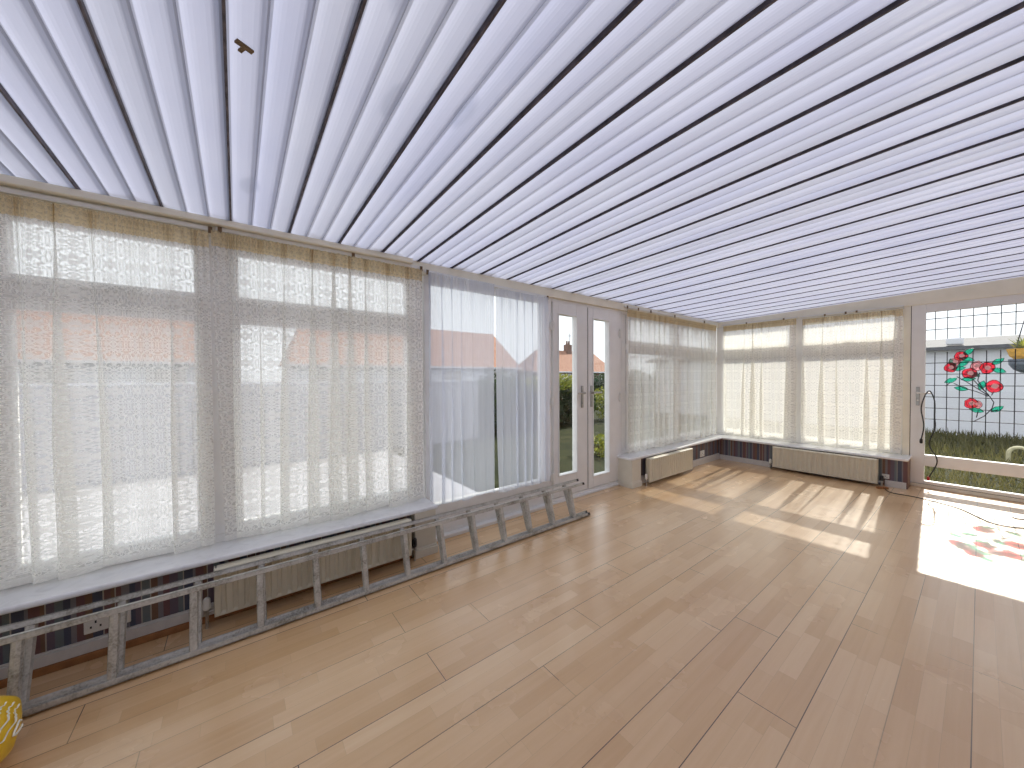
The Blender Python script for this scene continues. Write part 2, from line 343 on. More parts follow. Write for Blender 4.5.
# ------------------------------------------------------------------ floor
b = MB(); b.box(-.16, XR, YB, YF+.05, -.12, 0); structure(b.build('floor', M['floor']))

# ------------------------------------------------------------------ ceiling
P = .274; LB = P/3
b = MB(); ys = []
prof = [(t, .016*abs(2*t-1)**3.2) for t in (0,.03,.065,.11,.17,.25,.36,.5,.64,.75,.83,.89,.935,.97,1)]
pts = []           # (y, dz, is_joint)
k0 = -5
for k in range(k0, 25):
    y = -.56 + P*k
    pts.append((y-.0038, .016, 1)); pts.append((y-.0034, .000, 1)); pts.append((y+.0034, .000, 1)); pts.append((y+.0038, .016, 1))
    for j in range(3):
        a = y + .0040 + j*(P-.008)/3
        for t, dz in prof: pts.append((a + t*(P-.008)/3, dz, 2 if (t < .05 or t > .95) else 0))
pts = [p for p in pts if YB-.05 < p[0] < YF+.12]
xs = [-.22, .5, 1.3, 2.2, XR+.1]
for (ya, da, ja), (yb, db, jb) in zip(pts, pts[1:]):
    b.cur = 1 if (ja == 1 or jb == 1) else (2 if ja == 2 and jb in (2, 0) and da > .006 or (jb == 2 and db > .013) else 0)
    if yb - ya < 1e-6: continue
    for xa, xb in zip(xs, xs[1:]):
        b.add([(xa,ya,zc(xa)+da),(xb,ya,zc(xb)+da),(xb,yb,zc(xb)+db),(xa,yb,zc(xa)+db)], [(0,3,2,1)])
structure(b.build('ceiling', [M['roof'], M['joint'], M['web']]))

# ------------------------------------------------------------------ walls
def dwarf(y0, y1):
    b = MB(); b.box(XW-.10, .022, y0, y1, 0, .314); return structure(b.build('wall_left', M['paperY']))
dwarf(YB, 1.10); dwarf(3.53, YF+.06)
b = MB(); b.box(.022, 1.975, 5.848, YF+.08, 0, .314); structure(b.build('wall_far', M['paperX']))
b = MB(); b.box(XR, XR+.12, YB-.12, YF+.1, 0, 2.22); structure(b.build('wall_right', M['wall_paint']))
b = MB(); b.box(XW-.1, XR, YB-.12, YB, 0, .50); b.prism([(XW-.1,YB,2.03),(XR,YB,2.03),(XR,YB,zc(XR)),(XW-.1,YB,zc(XW-.1))], (0,-.12,0)); structure(b.build('wall_back', M['wall_paint']))
# boxed piers at the ends of the sills
b = MB(); b.box(XW-.08, .078, .965, 1.122, 0, .314); b.box(XW-.08, .090, .96, 1.134, 0, .055); b.box(XW-.08,.085,.962,1.128,.055,.07); structure(b.build('trim_1', M['paint'], bevel=.003))
b = MB(); b.box(XW-.08, .078, 3.512, 3.69, 0, .314); b.box(XW-.08, .090, 3.50, 3.695, 0, .055); b.box(XW-.08,.085,3.506,3.693,.055,.07); structure(b.build('trim_2', M['paint'], bevel=.003))
# eaves plates over the frames
b = MB(); b.box(XW-.05, XW+.035, YB, YF, 2.035, Z0+.004); structure(b.build('trim_3', M['upvc_warm'], bevel=.003))
b = MB(); b.prism([(XW+.035,YF-.02,2.045),(XR,YF-.02,2.045),(XR,YF-.02,zc(XR)+.004),(XW+.035,YF-.02,zc(XW+.035)+.004)], (0,.09,0)); structure(b.build('trim_4', M['upvc_warm'], bevel=.003))
# stepped beading under the roof sheets: thick along the near windows, thin beyond
b = MB(); b.box(XW+.035, -.035, YB, 1.02, 2.078, Z0+.002); structure(b.build('trim_5', M['upvc_warm'], bevel=.006))
# skirting boards
def skirt_left(y0, y1, brown):
    b = MB(); b.box(.022, .04, y0, y1, .034 if brown else 0, .082); b.box(.022, .034, y0, y1, .08, .09); structure(b.build('baseboard_left', M['skirting'], bevel=.003))
    if brown:
        b = MB(); b.box(.022, .045, y0, y1, 0, .033); structure(b.build('trim_6', M['timber'], bevel=.004))
skirt_left(YB, .96, True); skirt_left(3.70, 5.83, False)
b = MB(); b.box(.04, .70, 5.828, 5.848, 0, .07); b.box(1.80, 1.965, 5.828, 5.848, 0, .07); structure(b.build('baseboard_far', M['skirting'], bevel=.003))

# ------------------------------------------------------------------ window frames
def ring(b, plane, a0, a1, z0, z1, w, d0, d1):
    """rectangular frame of four bars; plane 'x' lies across X (left wall), 'y' across Y (far wall)"""
    def bx(p0, p1, q0, q1):
        if plane == 'x': b.box(d0, d1, p0, p1, q0, q1)
        else: b.box(p0, p1, d0, d1, q0, q1)
    bx(a0, a1, z0, z0+w); bx(a0, a1, z1-w, z1); bx(a0, a0+w, z0+w, z1-w); bx(a1-w, a1, z0+w, z1-w)
def pane(name, plane, a0, a1, z0, z1, d, parent):
    b = MB()
    if plane == 'x': b.add([(d,a0,z0),(d,a1,z0),(d,a1,z1),(d,a0,z1)], [(0,1,2,3)])
    else: b.add([(a0,d,z0),(a1,d,z0),(a1,d,z1),(a0,d,z1)], [(0,1,2,3)])
    return b.build(name, M['glass'], parent)
def window(name, plane, bays, z0, z1, tr, out, outer, posts, stay=True):
    """bays: (a0,a1) openings; tr: transom (z low, z high); 'out' = +1/-1 room side"""
    base = XW if plane == 'x' else YF
    d_in, d_out = base, base - out*.07
    b = MB()
    def bx(p0, p1, q0, q1, di=d_in, do=d_out):
        if plane == 'x': b.box(di, do, p0, p1, q0, q1)
        else: b.box(p0, p1, di, do, q0, q1)
    bx(outer[0], outer[1], z0, z0+.045); bx(outer[0], outer[1], z1-.04, z1)
    for p in posts: bx(p[0], p[1], z0+.045, z1-.04)
    for a0, a1 in bays: bx(a0, a1, tr[0], tr[1])
    fr = structure(b.build(name, M['upvc'], bevel=.004))
    s = out*.012
    for a0, a1 in bays:
        sb = MB(); ring(sb, plane, a0, a1, tr[1], z1-.04, .038, base+s, base-out*.05)
        so = sb.build('top_sash', M['upvc'], fr, bevel=.004)
        pane('pane', plane, a0+.03, a1-.03, tr[1]+.03, z1-.07, base-out*.03, so)
        sb = MB(); ring(sb, plane, a0, a1, z0+.045, tr[0], .042, base+s, base-out*.05)
        so = sb.build('casement_sash', M['upvc'], fr, bevel=.004)
        pane('pane', plane, a0+.035, a1-.035, z0+.08, tr[0]-.035, base-out*.03, so)
        if stay:
            h = MB(); c = (a0+a1)/2; zz = tr[1]+.018
            if plane == 'x':
                h.box(base+s, base+s+.012, c-.03, c+.03, zz-.012, zz+.012); h.box(base+s+.012, base+s+.022, c-.012, c+.085, zz-.007, zz+.007)
            else:
                y = base+s; h.box(c-.03, c+.03, y, y-.012, zz-.012, zz+.012); h.box(c-.012, c+.085, y-.012, y-.022, zz-.007, zz+.007)
            h.build('window_handle', M['chrome'], fr, bevel=.002)
    return fr
w1 = window('window_1', 'x', [(-1.62,-.90),(-.815,-.135),(-.02,1.03)], .345, 2.035, (1.61,1.68), 1, (YB,1.12), [(YB,-1.62),(-.90,-.815),(-.135,-.02),(1.03,1.12)])
b = MB(); b.box(XW-.02, .089, YB, 1.137, .314, .343); b.build('window_sill', M['sill'], w1, bevel=.012, seg=4)
# big fixed pane behind the voile, with a low panelled foot
b = MB(); ring(b, 'x', 1.137, 2.395, .0, 2.035, .055, XW, XW-.07)
b.box(XW, XW-.06, 1.19, 2.34, .055, .11); b.box(XW-.012, XW-.05, 1.19, 2.34, .11, .19); b.box(XW, XW-.06, 1.19, 2.34, .19, .265)
b.box(XW-.07, XW+.05, 1.137, 2.395, -.0, .028)
w2 = structure(b.build('window_2', M['upvc'], bevel=.004))
pane('pane', 'x', 1.185, 2.35, .25, 1.985, XW-.03, w2)
w3 = window('window_3', 'x', [(3.675,4.78),(4.86,5.98)], .345, 2.035, (1.585,1.655), 1, (3.59,YF), [(3.59,3.675),(4.78,4.86),(5.98,YF)])
b = MB(); b.prism([(XW-.02,3.49,.314),(.060,3.49,.314),(.089,3.52,.314),(.089,5.778,.314),(.089,YF+.02,.314),(XW-.02,YF+.02,.314)], (0,0,.029)); b.build('window_sill', M['sill'], w3, bevel=.010, seg=4)
xa, za = far(.898,1.57); xb, zb = far(.985,1.66); xl, _ = far(1.915,0)
w4 = window('window_4', 'y', [(XW+.07, xa), (xb, xl-.03)], .345, 2.045, (za, zb), -1, (XW, xl), [(XW,XW+.07),(xa,xb),(xl-.03,xl+.02)])
b = MB(); b.box(.0895, 1.985, 5.778, YF+.02, .314, .343); b.build('window_sill', M['sill'], w4, bevel=.012, seg=4)

b = MB()
for k in range(4): ring(b, 'y', XW-.06 + k*.8525, XW-.06 + (k+1)*.8525, .50, 2.03, .05, YB-.10, YB-.03)
w5 = structure(b.build('added_rear_window', M['upvc'], bevel=.004))  # unseen glazing, added to let daylight in from behind the camera
for k in range(4): pane('pane', 'y', XW-.02 + k*.8525, XW-.10 + (k+1)*.8525, .54, 1.99, YB-.06, w5)
# ------------------------------------------------------------------ french doors on the left
d1 = MB()
d1.box(XW-.07, XW, 2.397, 2.462, 0, 2.035); d1.box(XW-.07, XW, 3.53, 3.588, 0, 2.035); d1.box(XW-.07, XW, 2.462, 3.53, 2.005, 2.035)
d1.box(XW-.09, XW+.012, 2.40, 3.53, 0, .05); d1.box(XW-.07, XW+.03, 2.40, 3.53, 0, .022)
door1 = structure(d1.build('door_1', M['upvc'], bevel=.004))
def leaf(y0, y1, g0, g1, zg0, zg1, hy, hs):
    b = MB(); z0, z1 = .056, 2.003; a, c = XW-.05, XW+.014
    b.box(a, c, y0, g0, z0, z1); b.box(a, c, g1, y1, z0, z1); b.box(a, c, g0, g1, z0, zg0); b.box(a, c, g0, g1, zg1, z1)
    # glazing bead
    ring(b, 'x', g0-.012, g1+.012, zg0-.012, zg1+.012, .014, c-.002, c+.008)
    lf = b.build('door_leaf', M['upvc'], door1, bevel=.004)
    pane('pane', 'x', g0-.005, g1+.005, zg0-.005, zg1+.005, XW-.02, lf)
    h = MB(); h.box(c, c+.010, hy-.016, hy+.016, .935, 1.165); h.lathe((c+.008,hy,1.09), (1,0,0), [(0,.014),(.035,.012),(.045,.011)], 12)
    h.tube([(c+.045,hy,1.09),(c+.052,hy+hs*.02,1.09),(c+.050,hy+hs*.115,1.088)], [.010,.010,.008], 10)
    h.lathe((c+.009,hy,.985), (1,0,0), [(0,.011),(.007,.010)], 12)
    h.build('door_handle', M['chrome'], lf, bevel=.003)
    for hz in (1.76, 1.02, .26):
        q = MB(); yy = y0-.012 if hs < 0 else y1+.012
        q.lathe((c+.008, yy, hz-.05), (0,0,1), [(0,.013),(.1,.013)], 12); q.box(c-.004, c+.006, yy-.03, yy+.03, hz-.035, hz+.035)
        q.build('hinge', M['white_plastic'], lf, bevel=.002)
leaf(2.475, 2.978, 2.548, 2.808, .27, 1.885, 2.888, -1)
leaf(2.992, 3.528, 3.070, 3.345, .18, 1.887, 3.040, 1)
b = MB(); b.box(XW-.03, XW+.004, 2.9785, 2.9915, .056, 2.003); b.build('door_seal', M['gasket'], door1)

# ------------------------------------------------------------------ door with the leaded rose pane on the far wall
X0, _ = far(1.948,0); GX0, _ = far(2.083,0); GX1 = 3.0; X1 = 3.12
_, GT = far(0,1.945); _, GB = far(0,.382); _, RB = far(0,.260); _, BT = far(0,.094)
b = MB(); b.box(X0-.03, X0+.025, YF-.012, YF+.07, 0, 2.075); b.box(X1, X1+.05, YF, YF+.07, 0, 2.075); b.box(X0, X1+.05, YF-.012, YF+.07, 2.062, 2.09); b.box(X0+.02, X1, YF-.005, YF+.08, 0, .035); b.box(X1+.05, XR, YF, YF+.07, 0, 2.075)
door2 = structure(b.build('door_2', M['upvc_warm'], bevel=.004))
b = MB(); a, c = YF-.008, YF+.055
b.box(X0+.03, GX0, a, c, .04, 2.055); b.box(GX1, X1-.005, a, c, .04, 2.055); b.box(GX0, GX1, a, c, GT, 2.055); b.box(GX0, GX1, a, c, RB, GB); b.box(GX0, GX1, a, c, .04, BT)
lf2 = b.build('door_leaf', M['upvc'], door2, bevel=.004)
b = MB(); b.box(X0+.025, X0+.03, YF-.006, YF+.04, .05, 2.05); b.box(X0+.03, X1-.005, YF-.002, YF+.05, .036, .04); b.build('door_seal', M['gasket'], door2)
up = pane('pane', 'y', GX0-.005, GX1+.005, GB-.005, GT+.005, YF+.02, lf2)
pane('pane', 'y', GX0-.005, GX1+.005, BT-.005, RB+.005, YF+.02, lf2)
# leaded grid
b = MB(); g = .0034; yl0, yl1 = YF+.012, YF+.019
lead_bottom = far(0,.64)[1]; band0, band1 = far(0,1.505)[1], far(0,1.645)[1]
xv = [far(2.149 + .0845*i, 0)[0] for i in range(-0, 10)]
zh = [far(0, z)[1] for z in (1.868,1.750,1.388,1.267,1.146,1.020,.899,.778)]
for x in xv:
    if x < GX1: b.box(x-g, x+g, yl0, yl1, lead_bottom, band0); b.box(x-g*.8, x+g*.8, yl0, yl1, band1, GT)
for z in zh: b.box(GX0, GX1, yl0, yl1, z-g, z+g)
b.build('leading', M['lead'], up)
def dpos(x, z): return far(x, z)
def disc_poly(cx, cz, rx, rz, n=14, seed=0, ph=0):
    r = random.Random(seed); return [(cx + rx*math.cos(2*PI*k/n+ph)*(1+r.uniform(-.13,.13)), cz + rz*math.sin(2*PI*k/n+ph)*(1+r.uniform(-.13,.13))) for k in range(n)]
def flat(b, poly, y0, y1): b.prism([(x, y0, z) for x, z in poly], (0, y1-y0, 0))
roses = [(2.326,1.455,.044,.048,0),(2.285,1.395,.040,.044,1),(2.257,1.335,.042,.052,0),(2.385,1.272,.050,.056,0),(2.429,1.350,.044,.048,1),(2.491,1.325,.048,.060,0),(2.535,1.140,.052,.062,0),(2.395,.962,.046,.056,0),(2.432,.955,.036,.042,1)]
for i, (x, z, rx, rz, k) in enumerate(roses):
    X, Z = dpos(x, z); y = YF + .0115 - .0012*(i % 3)
    rb = MB(); flat(rb, disc_poly(X, Z, rx, rz, 14, i), y-.003, y); ro = rb.build('stained_rose', M['pink'] if k else M['rose'], up)
    ob = MB(); P0 = disc_poly(X, Z, rx, rz, 14, i); ob.tube([(px, y-.003, pz) for px, pz in P0 + P0[:1]], .0028, 6)
    for q in range(2):   # petal outlines
        t0 = random.uniform(0, 6.28); rr = .62 - .27*q
        ob.tube([(X + rx*rr*math.cos(t0+t*.5)*(1+.12*t/9), y-.0035, Z + rz*rr*math.sin(t0+t*.5)) for t in range(10)], .0022, 6)
    ob.build('rose_outline', M['lead'], ro)
    cb_ = MB(); flat(cb_, disc_poly(X+.004, Z+.004, rx*.46, rz*.42, 10, i+40), y-.006, y-.0032); cb_.build('rose_heart', M['heart'], ro)
leaves = [(2.372,1.495,.8),(2.365,1.42,-.3),(2.34,1.375,.7),(2.31,1.325,.2),(2.405,1.265,-.5),(2.375,1.215,.1),(2.555,1.39,.7),(2.56,1.30,-.4),(2.26,1.20,.5),(2.33,1.115,-.2),(2.46,1.15,1.3),(2.43,.895,-.3),(2.555,.915,.7),(2.27,1.385,1.9)]
for i, (x, z, a) in enumerate(leaves):
    X, Z = dpos(x, z); ca, sa = math.cos(a), math.sin(a); l, w = .050, .025
    poly = [(-l,0),(-l*.4,w*.8),(l*.2,w),(l*.7,w*.5),(l,0),(l*.6,-w*.6),(0,-w),(-l*.5,-w*.7)]
    poly = [(X + p*ca - q*sa, Z + p*sa + q*ca) for p, q in poly]
    lb = MB(); y = YF + .0125; flat(lb, poly, y-.003, y); lo = lb.build('stained_leaf', M['green'], up)
    ob = MB(); ob.tube([(p, y-.003, q) for p, q in poly + poly[:1]], .0024, 6); ob.build('leaf_outline', M['lead'], lo)
b = MB()
for st in ([(2.30,1.24),(2.37,1.18),(2.45,1.10),(2.51,1.04),(2.535,.98),(2.525,.92),(2.48,.84),(2.42,.785),(2.405,.78)],[(2.28,1.17),(2.35,1.12),(2.43,1.085),(2.50,1.04)],[(2.40,1.22),(2.44,1.15),(2.50,1.06)],[(2.445,1.28),(2.435,1.20),(2.47,1.11),(2.505,1.05)],[(2.535,1.09),(2.52,1.05)],[(2.26,1.18),(2.225,1.14)],[(2.56,.91),(2.52,.885)],[(2.44,.89),(2.43,.82)]):
    b.tube([(dpos(x,z)[0], YF+.011, dpos(x,z)[1]) for x, z in st], .0040, 6)
b.build('stained_stem', M['lead'], up)
# lever handle and lock plate
HX, HZ = far(2.031, 1.03)
b = MB(); b.box(HX-.014, HX+.014, YF-.018, YF-.008, HZ-.11, HZ+.10); b.build('lock_plate', M['chrome'], lf2, bevel=.003)
b = MB(); b.lathe((HX,YF-.016,HZ+.035),(0,-1,0),[(0,.013),(.036,.012)],12); b.tube([(HX,YF-.052,HZ+.035),(HX+.03,YF-.056,HZ+.035),(HX+.105,YF-.054,HZ+.033)],[.010,.010,.008],10)
b.lathe((HX,YF-.018,HZ-.05),(0,-1,0),[(0,.010),(.005,.009)],12)
b.build('door_handle', M['white_plastic'], lf2, bevel=.003)

# ------------------------------------------------------------------ curtains
def curtain(name, plane, a0, a1, ztop, zbot, depth, mat, seed, full=1.75, lam=.128, amp=.053, swing=.028, gather=.070, spread=0.0, edge_lean=(0,0), headmat=None):
    r = random.Random(seed); W = a1 - a0; S = W*full; ns = int(S/.0065); nz = 26
    ph = [r.uniform(0,6.28) for _ in range(8)]
    amps = [r.choice((.25,.5,.8,1.0,1.2,1.35))*r.uniform(.8,1.1) for _ in range(60)]
    def fold(s):
        k = s/lam/full*1.0; i = int(k) % 60; f = k - int(k); f = f*f*(3-2*f)
        return amps[i]*(1-f) + amps[(i+1) % 60]*f
    def th(s): return 2*PI*s/(lam*full) + 1.3*math.sin(3.1*s+ph[0]) + .9*math.sin(7.7*s+ph[1])
    vs, uvs = [], []
    def point(s, t, z):
        """t: 0 top .. 1 bottom"""
        A = (.35 + .65*min(1, t*1.6)) * fold(s)
        g = math.exp(-t*9)
        a = a0 + s/full + amp*A*math.sin(th(s) + .35*math.sin(2*t+ph[2]+s)) + .006*math.sin(2.2*t*2+ph[3]+s*5)*t
        c = (a - a0)/W
        a += (edge_lean[0]*(1-c) + edge_lean[1]*c)*t
        d = swing*A*math.cos(th(s)*1.0+.6+ .3*t) * (.5+.5*t) + .010*g*math.sin(2*PI*s/.034+ph[4]+2*math.sin(s*6)) + .004*math.sin(s*11+t*3+ph[5])*t
        a = min(max(a, a0-.004), a1+.004)
        return a, d
    def sheet(nm, z1, z0, t1, t0, nzz, m, parent):
        vs, fs, uv = [], [], []
        for j in range(nzz+1):
            q = j/nzz; z = z1 + (z0-z1)*q; t = t1 + (t0-t1)*q
            for i in range(ns+1):
                s = S*i/ns; a, d = point(s, t, z)
                zz = z + (.006*math.sin(s*9+ph[6])+.004*math.sin(s*23+ph[7]))*(t if t > .9 else 0)
                vs.append((depth+d, a, zz) if plane == 'x' else (a, depth-d, zz)); uv.append((s, z-zbot))
        for j in range(nzz):
            for i in range(ns): k = j*(ns+1)+i; fs.append((k,k+1,k+ns+2,k+ns+1))
        me = bpy.data.meshes.new(nm); me.from_pydata(vs, [], fs); l = me.uv_layers.new(name='UVMap')
        for lp in me.loops: l.data[lp.index].uv = uv[lp.vertex_index]
        for p in me.polygons: p.use_smooth = True
        me.materials.append(m); o = bpy.data.objects.new(nm, me); COL.objects.link(o); o.parent = parent; return o
    o = sheet(name, ztop-gather, zbot, .03, 1, nz, mat, None)
    if headmat: 
        sheet('heading', ztop+.012, ztop-gather, 0, .03, 4, headmat, o)
    return o
HM = M['heading']
tag(curtain('lace_curtain', 'x', -1.35, -.107, 2.022, .372, -.052, M['lace'], 3, headmat=HM, edge_lean=(0,.03)), 'cream lace curtain nearest the camera, at the left edge of the picture', 'curtain', 'lace curtains')
tag(curtain('lace_curtain', 'x', -.094, 1.085, 2.036, .368, -.052, M['lace'], 11, headmat=HM), 'cream lace curtain hanging between the nearest lace curtain and the white voile', 'curtain', 'lace curtains')
tag(curtain('lace_curtain', 'x', 3.60, 5.93, 2.030, .366, -.052, M['lace_side'], 21, headmat=HM, lam=.125), 'cream lace curtain on the side wall beyond the french doors', 'curtain', 'lace curtains')
tag(curtain('lace_curtain', 'y', .00, .925, 2.026, .366, 6.035, M['lace_close'], 31, headmat=HM, lam=.12, full=1.75), 'sunlit lace curtain on the end wall, left half beside the corner', 'curtain', 'lace curtains')
tag(curtain('lace_curtain', 'y', .965, 1.905, 2.005, .368, 6.035, M['lace_close'], 41, headmat=HM, lam=.14, full=1.75), 'sunlit lace curtain on the end wall, right half beside the rose door', 'curtain', 'lace curtains')
tag(curtain('voile_curtain', 'x', 1.125, 1.738, 2.03, .285, -.05, M['voile'], 51, headmat=M['voile'], lam=.088, full=1.9, amp=.040, swing=.018, edge_lean=(0,-.01)), 'plain white voile curtain beside the lace, left of the dark gap', 'curtain', 'voile curtains')
tag(curtain('voile_curtain', 'x', 1.748, 2.36, 2.00, .270, -.05, M['voile'], 61, headmat=M['voile'], lam=.088, full=1.9, amp=.040, swing=.018, edge_lean=(.012,0)), 'plain white voile curtain next to the french doors, right of the dark gap', 'curtain', 'voile curtains')
# curtain rails with end hooks
def rail(plane, a0, a1, z, d, label, hooks, mat='white_plastic', dz=0):
    b = MB()
    if plane == 'x': b.prism([(d-.006,a0,z-.011),(d+.006,a0,z-.011),(d+.006,a0,z+.011),(d-.006,a0,z+.011)], (0,a1-a0,dz))
    else: b.prism([(a0,d-.006,z-.011),(a0,d+.006,z-.011),(a0,d+.006,z+.011),(a0,d-.006,z+.011)], (a1-a0,0,dz))
    o = b.build('curtain_rail', M[mat], bevel=.003); tag(o, label, 'curtain rail')
    for h in hooks:
        q = MB(); zz = z + dz*(h-a0)/(a1-a0)
        if plane == 'x': q.box(XW+.035, d-.006, h-.004, h+.004, zz-.004, zz+.004); q.box(d+.006, d+.012, h-.009, h+.009, zz-.024, zz+.010)
        else: q.box(h-.004, h+.004, d+.006, YF-.02, zz-.004, zz+.004); q.box(h-.009, h+.009, d-.012, d-.006, zz-.022, zz+.006)
        q.build('hook', M['brass'], o)
    return o
rail('x', -1.38, -.095, 2.058, -.070, 'thin white rail carrying the nearest lace curtain', (-1.3,-.10))
rail('x', -.08, 1.10, 2.066, -.070, 'thin white rail carrying the second lace curtain from the left', (-.06,.62,1.09))
rail('x', 1.115, 2.37, 2.050, -.070, 'thin white rail over the two voile curtains', (1.14,2.36), dz=-.03)
rail('x', 3.59, 5.98, 2.078, -.070, 'white rail over the lace curtain beyond the french doors', (3.63,3.85,4.12,4.7,5.55))
rail('y', -.03, .93, 2.056, 6.052, 'white rail over the left lace curtain of the end wall', (.32,.78))
rail('y', .955, 1.915, 2.050, 6.052, 'white rail over the right lace curtain of the end wall', (1.22,1.42,1.52))

# ------------------------------------------------------------------ radiators
def radiator(plane, a0, a1, front, z0, z1, label, valve_side):
    """corrugated steel panel; front = room face"""
    root = empty('radiator', (front, (a0+a1)/2, z0) if plane == 'x' else ((a0+a1)/2, front, z0))
    def pt(a, d, z): return (front-d, a, z) if plane == 'x' else (a, front+d, z)   # d = depth behind the face
    n = max(6, round((a1-a0)/.05)); pf = []
    pf.append((a0,.012)); pf.append((a0+.004,.002)); pf.append((a0+.014,.0))
    w = (a1-a0-.028)/n
    for k in range(n):
        s = a0+.014+k*w
        pf += [(s+w*.22,.0),(s+w*.36,.008),(s+w*.64,.008),(s+w*.78,.0)]
    pf += [(a1-.014,.0),(a1-.004,.002),(a1,.012)]
    vs = []; zs = [(z0,.012,1),(z0+.004,.003,1),(z0+.010,0,1),(z0+.024,0,0),(z1-.024,0,0),(z1-.010,0,1),(z1-.004,.003,1),(z1,.012,1)]
    for z, e, flat_ in zs:
        for q, (a, d) in enumerate(pf):
            edge = q < 3 or q > len(pf)-4
            vs.append(pt(a, max(d, e) if edge else (e if flat_ else d), z))
    m = len(pf); fs = [(j*m+i, j*m+i+1, (j+1)*m+i+1, (j+1)*m+i) for j in range(len(zs)-1) for i in range(m-1)]
    b = MB(); b.add(vs, fs)
    # back of the panel, closing edges
    def bx(p0, p1, d0, d1, q0, q1):
        A = pt(p0, d0, q0); B_ = pt(p1, d1, q1); b.box(A[0],B_[0],A[1],B_[1],A[2],B_[2])
    bx(a0, a1, .012, .020, z0, z1)
    b.build('panel', M['radiator'], root)
    b = MB(); bx(a0+.01, a1-.01, .020, .055, z1-.006, z1+.001); bx(a0, a0+.006, .020, .055, z0+.02, z1); bx(a1-.006, a1, .020, .055, z0+.02, z1); bx(a0+.02, a1-.02, .055, .062, z0+.01, z1-.02)
    b.build('casing', M['radiator'], root, bevel=.001)
    for e, s in ((a0,-1),(a1,1)):
        b = MB(); q = e + s*.03
        b.tube([pt(e-s*.004, .035, z0+.028), pt(q, .035, z0+.028)], .008, 8); b.tube([pt(q,.035,z0+.028), pt(q,.035,.0)], .0075, 8)
        b.lathe(pt(q,.035,z0+.02), (0,0,1), [(0,.013),(.02,.013)], 10)
        vo = b.build('valve', M['chrome'], root)
        b = MB(); b.lathe(pt(q,.035,z0+.04), (0,0,1), [(0,.012),(.01,.017),(.05,.015),(.06,.009)], 12); b.build('valve_cap', M['white_plastic'] if s == valve_side else M['black'], vo)
    # wall brackets carry the panel
    for a in (a0+.12, a1-.12):
        b = MB()
        if plane == 'x': b.box(.022, front-.06, a-.015, a+.015, z0+.05, z1-.05)
        else: b.box(a-.015, a+.015, 5.848, front+.06, z0+.05, z1-.05)
        b.build('bracket', M['radiator'], root)
    tag(root, label, 'radiator', 'radiators')
    return root
radiator('x', -.105, .925, .130, .055, .298, 'cream panel radiator behind the ladder under the long sill', -1)
radiator('x', 3.765, 4.775, .150, .035, .310, 'cream panel radiator on the side wall beyond the french doors', -1)
radiator('y', .75, 1.755, 5.722, .030, .308, 'cream ribbed radiator on the end wall under the sunlit lace', -1)

# ------------------------------------------------------------------ sockets
def socket(plane, a0, a1, z0, z1, base, label, gangs, dark=True):
    root = empty('wall_socket', (base, (a0+a1)/2, z0) if plane == 'x' else ((a0+a1)/2, base, z0))
    def bx(b, p0, p1, d0, d1, q0, q1):
        if plane == 'x': b.box(base+d0, base+d1, p0, p1, q0, q1)
        else: b.box(p0, p1, base-d0, base-d1, q0, q1)
    b = MB(); bx(b, a0, a1, 0, .010, z0, z1); b.build('plate', M['white_plastic'], root, bevel=.003)
    w = (a1-a0)/gangs; h = z1-z0
    for g in range(gangs):
        c = a0 + w*(g+.5)
        for dx, q0, q1 in ((0,.48,.62),(-.2,.25,.36),(.2,.25,.36)):
            b = MB(); bx(b, c+w*dx-.003, c+w*dx+.003, .0095, .0108, z0+h*q0, z0+h*q1); b.build('pin_hole', M['black'], root)
        b = MB(); bx(b, c+w*.12, c+w*.26, .010, .015, z0+h*.70, z0+h*.88); b.build('switch', M['white_plastic'], root, bevel=.0015)
    tag(root, label, 'socket'); return root
socket('x', -.556, -.410, .115, .201, .022, 'white double wall socket on striped wallpaper behind the ladder', 2)
socket('x', 5.235, 5.36, .105, .195, .022, 'white wall socket on the side wall close to the far corner', 1)
socket('y', 1.775, 1.835, .085, .135, 5.848, 'small white wall socket between end radiator and rose door', 1)

